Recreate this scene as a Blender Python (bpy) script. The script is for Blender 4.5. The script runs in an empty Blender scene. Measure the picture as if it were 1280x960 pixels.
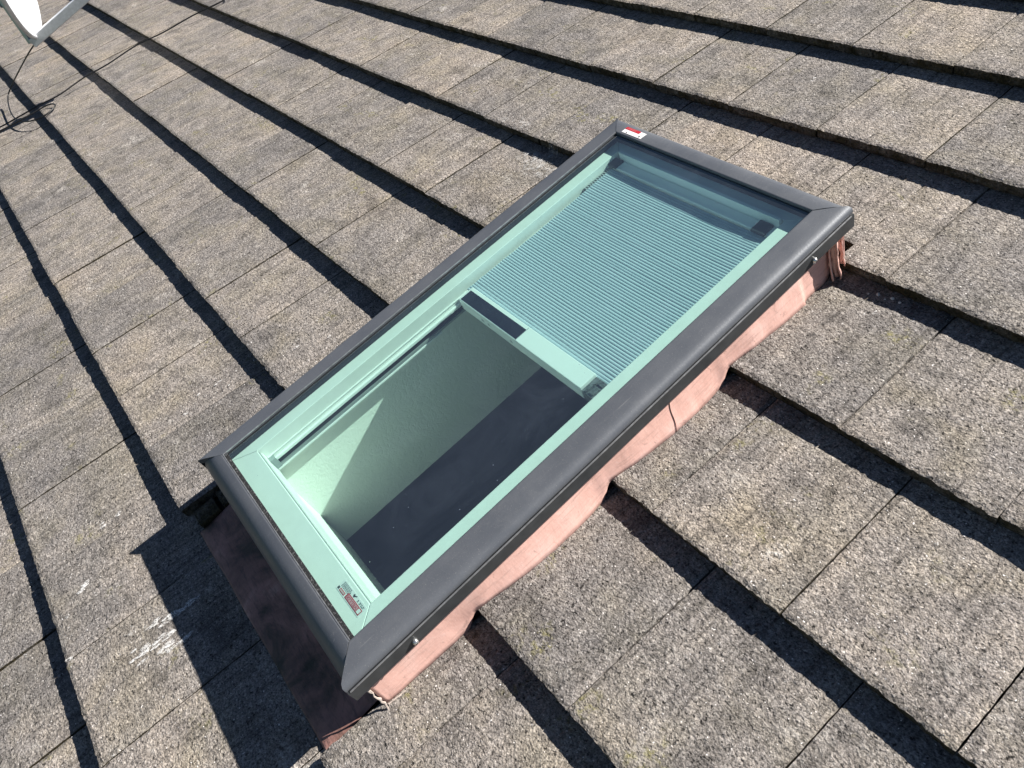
import bpy, bmesh, math, random
from mathutils import Vector, Matrix, noise
SC = bpy.context.scene
C = SC.collection
S = 0.33                      # one tile course (exposure) in metres; roof coordinates (u along course, v up slope, z out) are in courses
PITCH = math.radians(22)
ROOF = Matrix.Rotation(PITCH, 4, 'X')

# ------------------------------------------------------------------ camera
RC = [[0.6059445614123606, 0.7302945687172288, -0.31543784078150633],
      [0.46363346262945904, -0.6464211892939062, -0.6059568122911649],
      [-0.6464326730797261, 0.22092869649271238, -0.7302844036682088]]
CAM = Vector((3.1315170359924287, -1.474001705070228, 3.567746600788661))
FPX = 942.09
cd = bpy.data.cameras.new('camera'); cam = bpy.data.objects.new('camera', cd); C.objects.link(cam)
m = Matrix.Identity(4)
for i in range(3):
    m[i][0] = RC[0][i]; m[i][1] = -RC[1][i]; m[i][2] = -RC[2][i]; m[i][3] = CAM[i] * S
cam.matrix_world = ROOF @ m
cd.sensor_fit = 'HORIZONTAL'; cd.sensor_width = 36; cd.lens = FPX / 1280 * 36
cd.clip_start = 0.02; cd.clip_end = 3000
SC.camera = cam

# ------------------------------------------------------------------ light
SUN_R = Vector((0.58, 1.80, 1.0)).normalized()           # towards the sun, roof coordinates
SUN_W = (ROOF.to_3x3() @ SUN_R).normalized()
sd = bpy.data.lights.new('sun', 'SUN'); sd.energy = 5.0; sd.angle = math.radians(0.5); sd.color = (1.0, 0.955, 0.89)
so = bpy.data.objects.new('sun', sd); C.objects.link(so)
so.rotation_euler = SUN_W.to_track_quat('Z', 'Y').to_euler(); so.location = SUN_W * 20
w = bpy.data.worlds.new('World'); SC.world = w; w.use_nodes = True
nt = w.node_tree; nt.nodes.clear()
sky = nt.nodes.new('ShaderNodeTexSky'); sky.sky_type = 'NISHITA'; sky.sun_disc = False
sky.sun_elevation = math.asin(SUN_W.z); sky.sun_rotation = math.atan2(SUN_W.x, SUN_W.y)
bg = nt.nodes.new('ShaderNodeBackground'); bg.inputs[1].default_value = 0.05
wo = nt.nodes.new('ShaderNodeOutputWorld')
sky.altitude = 2500; sky.air_density = .55; sky.dust_density = .4; sky.ozone_density = .6; nt.links.new(sky.outputs[0], bg.inputs[0]); nt.links.new(bg.outputs[0], wo.inputs[0])
SC.view_settings.view_transform = 'Standard'; SC.view_settings.look = 'None'
SC.view_settings.gamma = 1; SC.view_settings.use_curve_mapping = False
SC.view_settings.exposure = 1.0
SC.cycles.transparent_max_bounces = 16

# ------------------------------------------------------------------ material helpers
class N:
    """tiny node builder"""
    def __init__(s, name):
        s.m = bpy.data.materials.new(name); s.m.use_nodes = True
        s.t = s.m.node_tree; s.b = s.t.nodes['Principled BSDF']; s.out = s.t.nodes['Material Output']
    def n(s, typ, **k):
        o = s.t.nodes.new(typ)
        for a, b in k.items(): setattr(o, a, b)
        return o
    def l(s, a, b): s.t.links.new(a, b)
    def val(s, x, inp):
        if hasattr(x, 'is_linked') or isinstance(x, bpy.types.NodeSocket): s.l(x, inp)
        else: inp.default_value = x
    def noise(s, vec, scale, detail=2, rough=.5, dist=0):
        o = s.n('ShaderNodeTexNoise'); s.l(vec, o.inputs['Vector']); o.inputs['Scale'].default_value = scale
        o.inputs['Detail'].default_value = detail; o.inputs['Roughness'].default_value = rough; o.inputs['Distortion'].default_value = dist
        return o.outputs['Fac']
    def ramp(s, f, stops, interp='LINEAR'):
        o = s.n('ShaderNodeValToRGB'); s.l(f, o.inputs[0]); cr = o.color_ramp; cr.interpolation = interp
        while len(cr.elements) < len(stops): cr.elements.new(.5)
        for e, (p, c) in zip(cr.elements, stops):
            e.position = p; e.color = (c, c, c, 1) if not isinstance(c, tuple) else (*c, 1)
        return o.outputs[0]
    def mix(s, f, a, b, mode='MIX'):
        o = s.n('ShaderNodeMix', data_type='RGBA', blend_type=mode)
        s.val(f, o.inputs[0])
        for x, i in ((a, 6), (b, 7)):
            if isinstance(x, tuple): o.inputs[i].default_value = (*x, 1)
            else: s.l(x, o.inputs[i])
        return o.outputs[2]
    def math(s, op, a, b=0.0):
        o = s.n('ShaderNodeMath', operation=op); s.val(a, o.inputs[0]); s.val(b, o.inputs[1]); return o.outputs[0]
    def map(s, vec, scale, loc=(0, 0, 0), rot=(0, 0, 0)):
        o = s.n('ShaderNodeMapping'); s.l(vec, o.inputs[0]); o.inputs['Scale'].default_value = scale
        o.inputs['Location'].default_value = loc; o.inputs['Rotation'].default_value = rot
        return o.outputs[0]
    def bump(s, h, dist, strength=1, prev=None):
        o = s.n('ShaderNodeBump'); s.l(h, o.inputs['Height']); o.inputs['Distance'].default_value = dist
        o.inputs['Strength'].default_value = strength
        if prev: s.l(prev, o.inputs['Normal'])
        return o.outputs[0]
    def obj(s, rnd=False):
        o = s.n('ShaderNodeTexCoord').outputs['Object']
        if rnd:
            r = s.n('ShaderNodeObjectInfo').outputs['Random']
            q = s.n('ShaderNodeVectorMath', operation='ADD'); s.l(o, q.inputs[0])
            k = s.n('ShaderNodeCombineXYZ'); s.l(s.math('MULTIPLY', r, 137.0), k.inputs[0]); s.l(s.math('MULTIPLY', r, 71.0), k.inputs[1])
            s.l(k.outputs[0], q.inputs[1]); o = q.outputs[0]
            s.rnd = r
        return o

def plain(name, col, rough=.5, metal=0, spec=.5, nscale=0, namp=.15, bump=0):
    k = N(name); v = k.obj()
    if nscale:
        f = k.noise(v, nscale, 4, .6)
        c = k.ramp(f, [(.3, tuple(x * (1 - namp) for x in col)), (.7, tuple(min(1, x * (1 + namp)) for x in col))])
        k.l(c, k.b.inputs['Base Color'])
        if bump: k.l(k.bump(f, bump), k.b.inputs['Normal'])
    else: k.b.inputs['Base Color'].default_value = (*col, 1)
    k.b.inputs['Roughness'].default_value = rough; k.b.inputs['Metallic'].default_value = metal
    k.b.inputs['Specular IOR Level'].default_value = spec
    return k.m

def concrete(name, moss=False):
    k = N(name); v = k.obj(True); rnd = k.rnd
    wp = k.n('ShaderNodeNewGeometry').outputs['Position']      # weathering that runs across tiles
    fine = k.noise(v, 330, 3, .65)
    mid = k.noise(v, 120, 3, .6)
    vor = k.n('ShaderNodeTexVoronoi', feature='F1'); k.l(v, vor.inputs['Vector']); vor.inputs['Scale'].default_value = 250
    grain = vor.outputs['Distance']; vcol = vor.outputs['Color']
    sv = k.n('ShaderNodeSeparateColor'); k.l(vcol, sv.inputs[0]); vr = sv.outputs[0]
    streak = k.noise(k.map(v, (60, 5, 5)), 1, 3, .6)
    patch = k.noise(v, 14, 4, .6)
    big = k.noise(wp, 2.6, 3, .55)
    base = k.ramp(fine, [(.32, (.045, .041, .036)), (.43, (.165, .150, .132)), (.56, (.26, .238, .213)), (.72, (.52, .48, .44))])
    base = k.mix(.38, base, k.ramp(vr, [(0, (.06, .055, .05)), (.3, (.17, .155, .14)), (.75, (.26, .238, .215)), (1, (.48, .45, .41))]))
    dark = k.ramp(mid, [(.26, .5), (.42, 1.0), (.72, 1.08)])
    base = k.mix(1, base, dark, 'MULTIPLY')
    pits = k.ramp(k.noise(v, 150, 2, .55), [(.29, .15), (.40, 1.0)])  # pits darkened in colour in place of their own small shadows
    dens = k.ramp(k.noise(v, 17, 3, .6), [(.36, .35), (.58, 1.0)])
    base = k.mix(dens, base, pits, 'MULTIPLY')
    base = k.mix(k.ramp(k.noise(v, 6, 4, .65, .5), [(.45, 0.0), (.68, .75)]), base, k.mix(1, base, (.92, .91, .81), 'MULTIPLY'))
    fst = k.noise(k.map(v, (170, 9, 9)), 1, 2, .5)
    base = k.mix(1, base, k.ramp(fst, [(.30, .68), (.44, 1.0), (.7, 1.14)]), 'MULTIPLY')
    st = k.ramp(streak, [(.3, .78), (.5, 1.0), (.7, 1.12)])
    base = k.mix(1, base, st, 'MULTIPLY')
    base = k.mix(1, base, k.ramp(patch, [(.30, (.62, .62, .63)), (.47, (.97, .97, .98)), (.75, (1.16, 1.13, 1.08))]), 'MULTIPLY')
    base = k.mix(1, base, k.ramp(big, [(.3, (.82, .83, .85)), (.52, (1, 1, 1)), (.72, (1.18, 1.13, 1.06))]), 'MULTIPLY')
    base = k.mix(1, base, k.ramp(rnd, [(0, (.86, .87, .89)), (.5, (1, 1, 1)), (1, (1.12, 1.10, 1.08))]), 'MULTIPLY')
    # stains: dark soot spots and small lichens
    stain = k.ramp(k.noise(v, 22, 5, .7, .6), [(.57, 0.0), (.70, .6)])
    base = k.mix(stain, base, (.085, .078, .07))
    lich = k.math('MULTIPLY', k.ramp(k.noise(v, 9, 2, .5), [(.61, 0.0), (.72, 1.0)]), k.ramp(k.noise(v, 70, 4, .7), [(.5, 0.0), (.64, .8)]))
    base = k.mix(lich, base, (.20, .185, .075))
    pale = k.math('MULTIPLY', k.ramp(k.noise(v, 11, 2, .5, .3), [(.64, 0.0), (.8, .8)]), k.ramp(mid, [(.42, 0.0), (.6, 1.0)]))
    base = k.mix(pale, base, (.56, .53, .48))
    spk = k.ramp(k.noise(v, 260, 0, .5), [(.80, 0.0), (.84, .9)])
    base = k.mix(spk, base, (.75, .73, .70))
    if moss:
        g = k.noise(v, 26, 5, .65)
        base = k.mix(k.ramp(g, [(.38, .55), (.58, .96)]), base, k.ramp(k.noise(v, 150, 3, .6), [(.3, (.008, .007, .004)), (.7, (.060, .048, .020))]))  # moss on the butts, darkened further to deepen their shade
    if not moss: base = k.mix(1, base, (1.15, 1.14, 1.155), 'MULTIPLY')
    k.l(base, k.b.inputs['Base Color'])
    k.b.inputs['Roughness'].default_value = .93; k.b.inputs['Specular IOR Level'].default_value = .25
    h = k.math('ADD', k.math('MULTIPLY', fine, .55), k.math('MULTIPLY', k.math('SUBTRACT', 1.0, grain), .35))
    b1 = k.bump(mid, .005, .9)
    b2 = k.bump(h, .0032, .9, b1)
    b3 = k.bump(pits, .0022, .9, b2)
    k.l(b3, k.b.inputs['Normal'])
    return k.m
M_TILE = concrete('weathered concrete'); M_BUTT = concrete('mossy shade-dark concrete edge', True)
M_MORTAR = concrete('cut tile edge')

def metal_clad():
    k = N('charcoal coated aluminium'); v = k.obj()
    f = k.noise(v, 260, 3, .6); g = k.noise(v, 9, 4, .6)
    c = k.mix(k.ramp(g, [(.35, 0.0), (.75, .45)]), (.112, .122, .140), (.16, .168, .182))
    wm = k.ramp(k.noise(k.map(v, (3, 1, 3)), 26, 5, .7, 1.0), [(.50, 0.0), (.66, .14)])
    c = k.mix(wm, c, (.21, .215, .22))
    scr = k.ramp(k.noise(k.map(v, (60, 3, 60), rot=(0, 0, .12)), 2, 2, .4, .2), [(.73, 0.0), (.77, .35)])
    c = k.mix(scr, c, (.30, .30, .30))
    dust = k.ramp(k.noise(v, 620, 1, .5), [(.68, 0.0), (.78, .6)])
    c = k.mix(dust, c, (.35, .34, .32))
    k.l(c, k.b.inputs['Base Color'])
    k.b.inputs['Metallic'].default_value = .25
    k.l(k.ramp(g, [(.3, .42), (.7, .56)]), k.b.inputs['Roughness'])
    k.l(k.bump(f, .0004, .5), k.b.inputs['Normal'])
    return k.m
M_CLAD = metal_clad()
M_SKIRT = plain('dark skirt coating', (.052, .056, .060), .5, .2, .4, 40, .2)  # skirt is darker than the cladding top
M_EDGE = plain('bright aluminium edge', (.42, .43, .44), .35, .7, .5, 80, .3)  # silver trim line; also colours the painted lip highlight
M_GASKET = plain('black rubber gasket', (.012, .013, .015), .6, 0, .4, 90, .5)
def gasket_dirty():
    k = N('dusty rubber gasket'); v = k.obj()
    f = k.ramp(k.noise(v, 260, 3, .7, .5), [(.55, 0.0), (.68, .8)])
    k.l(k.mix(f, (.012, .013, .015), (.22, .22, .22)), k.b.inputs['Base Color']); k.b.inputs['Roughness'].default_value = .8
    return k.m
M_GDIRT = gasket_dirty()
M_WHITE = plain('white painted frame', (.86, .86, .83), .42, 0, .4, 30, .03, .0002)
M_ALUW = plain('white blind rail', (.93, .93, .92), .3, 0, .5)
M_GREYM = plain('grey metal track', (.42, .44, .45), .35, .4)
M_BLACK = plain('black slot', (.01, .01, .012), .7)
M_BRKT = plain('dark grey plastic', (.035, .04, .05), .5)
M_SCREW = plain('zinc screw', (.75, .75, .74), .22, .85)
M_PV = plain('solar cells', (.012, .014, .028), .25, 0, .6)
M_CLOTH = N('pleated blind cloth')
M_CLOTH.b.inputs['Base Color'].default_value = (.43, .50, .57, 1); M_CLOTH.b.inputs['Roughness'].default_value = .85
M_CLOTH = M_CLOTH.m
def lead():
    k = N('painted lead flashing'); v = k.obj()
    a = k.noise(v, 16, 4, .6, .4); b = k.noise(k.map(v, (1, 3, 1)), 60, 3, .6)
    c = k.ramp(a, [(.3, (.64, .38, .32)), (.55, (.74, .455, .39)), (.75, (.78, .53, .47))])
    c = k.mix(k.ramp(k.noise(v, 33, 5, .75, 1.0), [(.60, 0.0), (.70, .6)]), c, (.16, .10, .085))
    sc = k.noise(k.map(v, (30, 6, 90)), 2.2, 4, .65, .3)
    c = k.mix(k.ramp(sc, [(.52, 0.0), (.66, .45)]), c, (.42, .26, .22))
    c = k.mix(k.ramp(k.noise(v, 240, 3, .6), [(.55, 0.0), (.75, .3)]), c, (.85, .68, .62))
    k.l(c, k.b.inputs['Base Color']); k.b.inputs['Roughness'].default_value = .6
    k.l(k.bump(a, .003, .35, k.bump(b, .0006, .5)), k.b.inputs['Normal'])
    return k.m
M_LEAD = lead()
def lead_dirty_shaded():
    k = N('grimy shaded lead apron'); v = k.obj()
    a = k.noise(v, 9, 5, .65, .6)
    c = k.ramp(a, [(.34, (.045, .04, .028)), (.47, (.22, .12, .10)), (.60, (.38, .20, .17)), (.72, (.50, .31, .27))])  # pink lead with both its shade and its grime in the colour
    k.l(c, k.b.inputs['Base Color']); k.b.inputs['Roughness'].default_value = .62
    c = k.mix(k.ramp(k.noise(k.map(v, (12, 60, 12)), 2, 4, .7), [(.5, 0.0), (.7, .6)]), c, (.06, .045, .04)); k.l(c, k.b.inputs['Base Color'])
    k.l(k.bump(k.noise(v, 40, 5, .7), .004, .6, k.bump(a, .006, .5)), k.b.inputs['Normal'])
    return k.m
M_APRON = lead_dirty_shaded()
def plaster():
    k = N('textured plaster'); v = k.obj()
    k.b.inputs['Base Color'].default_value = (.90, .90, .84, 1); k.b.inputs['Roughness'].default_value = .85
    a = k.noise(v, 105, 3, .6, .8)
    k.l(k.bump(k.ramp(a, [(.35, 0.0), (.6, 1.0)]), .0010, .45), k.b.inputs['Normal'])
    return k.m
M_PLASTER = plaster()
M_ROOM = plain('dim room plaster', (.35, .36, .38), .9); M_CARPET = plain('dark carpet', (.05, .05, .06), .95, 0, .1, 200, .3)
M_DECK = plain('roofing felt', (.03, .03, .03), .95)
def dropping(name, lo, hi, mx):
    k = N(name); v = k.obj()
    k.b.inputs['Base Color'].default_value = (.80, .79, .77, 1); k.b.inputs['Roughness'].default_value = .85
    a = k.noise(k.map(v, (150, 55, 60)), 1, 4, .7, .5); b = k.noise(v, 330, 2, .6)
    tr = k.n('ShaderNodeBsdfTransparent'); mx_ = k.n('ShaderNodeMixShader')
    k.l(k.ramp(k.math('ADD', k.math('MULTIPLY', a, .6), k.math('MULTIPLY', b, .4)), [(lo, 0.0), (hi, mx)]), mx_.inputs[0])
    k.l(tr.outputs[0], mx_.inputs[1]); k.l(k.b.outputs[0], mx_.inputs[2]); k.l(mx_.outputs[0], k.out.inputs['Surface'])
    return k.m
M_DROP = dropping('dried bird dropping', .43, .60, .85); M_DUST = dropping('chalky smear', .47, .66, .5)
M_DISHW = plain('white dish paint', (.82, .83, .84), .35); M_DISHG = plain('dish back grey', (.22, .23, .235), .5, .2)
M_GALV = plain('galvanised steel', (.50, .52, .55), .38, .75, .5, 60, .12)
M_CABLE = plain('black cable', (.012, .012, .012), .45)
M_GRAV = plain('pale grit', (.62, .60, .56), .9)

def glass():
    k = N('green tinted glass'); t = k.t
    v = k.obj()
    tr = k.n('ShaderNodeBsdfTransparent'); tr.inputs[0].default_value = (.75, .96, .90, 1)
    gl = k.n('ShaderNodeBsdfGlossy'); gl.inputs['Roughness'].default_value = .012; gl.inputs[0].default_value = (.92, .97, 1, 1)
    ge = k.n('ShaderNodeNewGeometry'); dt = k.n('ShaderNodeVectorMath', operation='DOT_PRODUCT')
    k.l(ge.outputs['Incoming'], dt.inputs[0]); k.l(ge.outputs['Normal'], dt.inputs[1])
    cs = k.math('ABSOLUTE', dt.outputs['Value'])                     # two sided Schlick reflectance of the double pane
    fr = k.math('ADD', .19, k.math('MULTIPLY', .9, k.math('POWER', k.math('SUBTRACT', 1.0, cs), 5.0)))
    m1 = k.n('ShaderNodeMixShader'); k.l(fr, m1.inputs[0]); k.l(tr.outputs[0], m1.inputs[1]); k.l(gl.outputs[0], m1.inputs[2])
    df = k.n('ShaderNodeBsdfDiffuse'); df.inputs[0].default_value = (.44, .55, .70, 1)  # bluish diffuse, stands for sky reflected in the pane
    sp = k.ramp(k.noise(v, 520, 1, .5), [(.70, 0.0), (.80, .30)])
    sp2 = k.ramp(k.noise(v, 260, 0, .5), [(.875, 0.0), (.90, .45)])
    haze_veil = k.ramp(k.noise(k.map(v, (1.5, .7, 1)), 5, 4, .62, 1.2), [(.3, .022), (.55, .036), (.75, .058)])  # dust layer plus a painted veil of reflected sky
    f = k.math('ADD', k.math('ADD', k.math('MULTIPLY', sp, .5), sp2), haze_veil)
    m2 = k.n('ShaderNodeMixShader'); k.l(f, m2.inputs[0]); k.l(m1.outputs[0], m2.inputs[1]); k.l(df.outputs[0], m2.inputs[2])
    k.l(m2.outputs[0], k.out.inputs['Surface'])
    return k.m
M_GLASS = glass()

# ------------------------------------------------------------------ object helpers
def tag(o, label=None, cat=None, group=None, kind=None):
    for a, b in (('label', label), ('category', cat), ('group', group), ('kind', kind)):
        if b: o[a] = b
    return o
def place(o, parent, base):
    if parent is None: o.matrix_world = ROOF @ Matrix.Translation(Vector(base) * S)
    else:
        o.parent = parent; o.location = (Vector(base) - Vector(parent.get('_b', (0, 0, 0)))) * S if False else Vector(base) * S - Vector(BASE[parent.name])
    BASE[o.name] = tuple(Vector(base) * S)
BASE = {}
def empty(name, base=(0, 0, 0)):
    o = bpy.data.objects.new(name, None); C.objects.link(o); o.empty_display_size = .05
    place(o, None, base); return o
def skew(p):
    """small shear added at the upper end to line the frame up in view"""
    t = max(0, min(1.15, (p[1] + 2.046) / 3.508))
    return (p[0] - .006 * t, p[1] + t * (.012 - .036 * p[0]), p[2])
def mesh_obj(name, verts, faces, mat, parent=None, base=(0, 0, 0), smooth=False, mats=None, midx=None):
    if base in ((0, -.3, 0), (0, 0, .2)): verts = [skew(p) for p in verts]
    b = Vector(base)
    me = bpy.data.meshes.new(name)
    me.from_pydata([tuple((Vector(p) - b) * S) for p in verts], [], faces)
    for mm in (mats or [mat]): me.materials.append(mm)
    if midx: me.polygons.foreach_set('material_index', midx)
    bm = bmesh.new(); bm.from_mesh(me); bmesh.ops.recalc_face_normals(bm, faces=bm.faces) if not smooth == 'raw' else None
    bm.to_mesh(me); bm.free()
    if smooth: me.polygons.foreach_set('use_smooth', [True] * len(me.polygons))
    me.update()
    o = bpy.data.objects.new(name, me); C.objects.link(o); place(o, parent, base)
    return o
class MB:
    def __init__(s): s.v = []; s.f = []
    def box(s, u0, u1, v0, v1, z0, z1):
        n = len(s.v)
        s.v += [(u, v, z) for z in (z0, z1) for v in (v0, v1) for u in (u0, u1)]
        s.f += [tuple(n + i for i in q) for q in ((0, 2, 3, 1), (4, 5, 7, 6), (0, 1, 5, 4), (2, 6, 7, 3), (0, 4, 6, 2), (1, 3, 7, 5))]
        return s
    def quad(s, *p):
        n = len(s.v); s.v += list(p); s.f.append(tuple(range(n, n + len(p)))); return s
    def tube(s, pts, r, seg=8, cap=True):
        pts = [Vector(p) for p in pts]; n0 = len(s.v)
        prev = None
        for i, p in enumerate(pts):
            d = (pts[min(i + 1, len(pts) - 1)] - pts[max(i - 1, 0)]).normalized()
            a = (prev - d * prev.dot(d)).normalized() if prev else d.orthogonal().normalized()
            prev = a; b = d.cross(a)
            rr = r[i] if isinstance(r, (list, tuple)) else r
            for j in range(seg):
                t = 2 * math.pi * j / seg
                s.v.append(tuple(p + a * math.cos(t) * rr + b * math.sin(t) * rr))
        for i in range(len(pts) - 1):
            for j in range(seg):
                a = n0 + i * seg + j; b = n0 + i * seg + (j + 1) % seg
                s.f.append((a, b, b + seg, a + seg))
        if cap:
            s.f.append(tuple(n0 + j for j in range(seg))); e = n0 + (len(pts) - 1) * seg
            s.f.append(tuple(e + j for j in range(seg - 1, -1, -1)))
        return s
    def build(s, name, mat, parent=None, base=(0, 0, 0), smooth=False, bevel=0):
        o = mesh_obj(name, s.v, s.f, mat, parent, base, smooth)
        if bevel:
            md = o.modifiers.new('bevel', 'BEVEL'); md.width = bevel * S; md.segments = 2; md.limit_method = 'ANGLE'
        return o
def catmull(pts, n=10):
    P = [Vector(p) for p in pts]; P = [P[0] * 2 - P[1]] + P + [P[-1] * 2 - P[-2]]; o = []
    for i in range(1, len(P) - 2):
        for k in range(n):
            t = k / n; a, b, c, d = P[i - 1:i + 3]
            o.append(.5 * ((2 * b) + (c - a) * t + (2 * a - 5 * b + 4 * c - d) * t * t + (3 * b - a - 3 * c + d) * t ** 3))
    o.append(P[-2]); return o

# ------------------------------------------------------------------ the roof of concrete tiles
ROWV = {-3: -6.62, -2: -5.60, -1: -4.585, 0: -3.567, 1: -2.549, 2: -1.495, 3: -.484, 4: .512, 5: 1.529, 6: 2.547, 7: 3.535, 8: 4.50, 9: 5.50, 10: 6.50, 11: 7.5}
TILT = .098; TH = .086; TW = .82; LEN = 1.10
def surf(u, v):
    ks = [k for k in ROWV if ROWV[k] <= v]; k = max(ks) if ks else -3
    fr = v - ROWV[k]
    return -TILT * fr
def tile_mesh(name, u0, u1, v0, v1, seed, fine=True, cutl=False, cutr=False):
    """tile whose front lower left corner is the local origin; v measured from the course line"""
    L = v1 - v0; Wd = u1 - u0
    nx = max(4, int(Wd * (52 if fine else 14))); ny = max(4, int(L * (26 if fine else 6)))
    vs = []; fs = []; mi = []
    def jag(x, y, a): return noise.noise(Vector((x * 40 + seed * 7.3, y * 40, seed * 1.7))) * a + noise.noise(Vector((x * 11, y * 13 + seed * 3.1, seed))) * a * .55
    for j in range(ny + 1):
        tj = j / ny; tj = tj ** 1.15
        for i in range(nx + 1):
            u = u0 + Wd * i / nx; v = v0 + L * tj
            z = -TILT * v + jag(u, v, .0028)
            e = 0
            if j == 0:
                v += jag(u, 9.1, .008); z -= .007 + abs(jag(u, 5, .006))
            elif j == 1: z -= .0015
            if i in (0, nx) and j > 0:
                z -= .004 + abs(jag(3.3, v, .004)); u += jag(v, 7.7, .003 if not (cutl or cutr) else .008)
            vs.append((u, v, z))
    def idx(i, j): return j * (nx + 1) + i
    for j in range(ny):
        for i in range(nx): fs.append((idx(i, j), idx(i + 1, j), idx(i + 1, j + 1), idx(i, j + 1))); mi.append(0)
    # front face (three rows, rough)
    prev = [idx(i, 0) for i in range(nx + 1)]
    for r, dz in enumerate((.35, .7, 1.0)):
        row = []
        for i in range(nx + 1):
            u = u0 + Wd * i / nx; b = vs[idx(i, 0)]
            z = -TILT * v0 - .009 - (TH - .012) * dz + (jag(u, 2.2 + r, .007) if r == 2 else 0)
            v = v0 + .004 + jag(u, 3 + r, .010) + (.006 if r == 2 else 0)
            row.append(len(vs)); vs.append((b[0], v, z))
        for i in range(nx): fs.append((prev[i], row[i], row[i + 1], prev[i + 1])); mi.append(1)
        prev = row
    # sides and bottom
    zb = lambda v: -TILT * v - TH
    bl = len(vs); vs += [(u0 + .002, v1, zb(v1)), (u1 - .002, v1, zb(v1))]
    for side, i in ((0, 0), (1, nx)):
        col = [idx(i, j) for j in range(ny + 1)]
        lo = [prev[i]]
        for j in range(1, ny): p = vs[col[j]]; lo.append(len(vs)); vs.append((p[0], p[1], zb(p[1])))
        lo.append(bl + side)
        for j in range(ny):
            q = (col[j], col[j + 1], lo[j + 1], lo[j]) if side else (col[j + 1], col[j], lo[j], lo[j + 1])
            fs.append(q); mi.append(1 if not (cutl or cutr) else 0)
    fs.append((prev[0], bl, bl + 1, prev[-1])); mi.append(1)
    me = bpy.data.meshes.new(name); me.from_pydata([(a * S, b * S, c * S) for a, b, c in vs], [], fs)
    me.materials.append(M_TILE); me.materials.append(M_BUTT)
    me.polygons.foreach_set('material_index', mi); me.update()
    return me

roof = empty('roof', (0, 0, 0)); tag(roof, kind='structure')
Rc = [Vector(r) for r in RC]
def project(p):
    d = Vector(p) - CAM; z = Rc[2].dot(d)
    if z < .05: return None
    return (640 + FPX * Rc[0].dot(d) / z, 480 + FPX * Rc[1].dot(d) / z)
def in_view(u0, u1, v0, v1, mg):
    pts = [project((u0 + (u1 - u0) * a / 3, v0 + (v1 - v0) * b / 3, -.03)) for a in range(4) for b in range(4)]
    return any(q and -mg < q[0] < 1280 + mg and -mg < q[1] < 960 + mg for q in pts)
def tile_in_frame(u, v): return in_view(u, u + TW, v, v + 1, 0)
rng = random.Random(5)
VAR = [tile_mesh('tile_mesh', 0, TW - .0075, 0, LEN, 10 + i) for i in range(10)]
VARF = [tile_mesh('tile_mesh_far', 0, TW - .008, 0, LEN, 40 + i, False) for i in range(4)]
BOX = (-.93, .975, -2.13, 1.60)           # the hole the skylight stands in
count = 0; outside = []
def add_tile(me, u, v, z=0, jit=True):
    global count
    o = bpy.data.objects.new('tile', me); C.objects.link(o); o.parent = roof
    if jit:
        o.location = ((u + rng.uniform(-.002, .002)) * S, (v + rng.uniform(-.006, .006)) * S, (z + rng.uniform(-.006, .005)) * S)
        o.rotation_euler = (rng.uniform(-.004, .003), rng.uniform(-.006, .006), rng.uniform(-.003, .003))
    else: o.location = (u * S, v * S, z * S)
    count += 1
for k in range(-3, 12):
    anchor = .08 if k % 2 == 0 else .49
    v = ROWV[k]
    for i in range(-30, 10):
        u = anchor + i * TW
        if u < -21 or u > 6.6: continue
        ov = u < BOX[1] and u + TW > BOX[0]
        near = in_view(u, u + TW, v, v + 1.0, 40)
        if not ov or k < 1 or k > 5:
            if near: add_tile(VAR[rng.randrange(10)], u, v)
            else: outside.append((u, v))
            continue
        # tiles cut round the skylight
        a, b = 0.0, TW - .0075
        if k == 1:
            left = (a, min(b, -1.145 - u)); right = (max(a, BOX[1] - u), b)
        else:
            left = (a, min(b, BOX[0] - u)); right = (max(a, BOX[1] - u), b)
        for n_, (x0, x1) in enumerate((left, right)):
            if x1 - x0 > .06:
                me = tile_mesh('cut_tile_mesh', x0, x1, 0, LEN, 90 + k * 7 + i + n_, True, n_ == 1, n_ == 0)
                add_tile(me, u, v, 0, False)
        if k == 5:                          # front of this course starts behind the skylight
            x0, x1 = max(a, BOX[0] - u), min(b, BOX[1] - u)
            if x1 - x0 > .04: add_tile(tile_mesh('cut_tile_mesh', x0, x1, BOX[3] + .10 - v, LEN, 60 + i), u, v, 0, False)
# tiles beyond the picture: one joined mesh
bm = bmesh.new()
for (u, v) in outside:
    me = VARF[rng.randrange(4)]
    n0 = len(bm.verts); bm.from_mesh(me); bm.verts.ensure_lookup_table()
    for vv in bm.verts[n0:]: vv.co += Vector((u * S, v * S, rng.uniform(-.001, .001)))
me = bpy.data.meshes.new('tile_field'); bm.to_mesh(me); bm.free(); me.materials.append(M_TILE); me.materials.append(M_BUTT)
o = bpy.data.objects.new('tile_field', me); C.objects.link(o); o.parent = roof; o['kind'] = 'stuff'
print('tiles', count, 'outside', len(outside))
# deck under the tiles with the hole
def ring(u0, u1, v0, v1, a0, a1, b0, b1, z):
    P = [(u0, v0, z), (u1, v0, z), (u1, v1, z), (u0, v1, z)]; Q = [(a0, b0, z), (a1, b0, z), (a1, b1, z), (a0, b1, z)]
    return P + Q, [(0, 1, 5, 4), (1, 2, 6, 5), (2, 3, 7, 6), (3, 0, 4, 7)]
vs, fs = ring(-21, 7.4, -6.7, 8.5, -.89, .89, -2.0, 1.5, -.235)
mesh_obj('roof_deck', vs, fs, M_DECK, roof)
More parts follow.
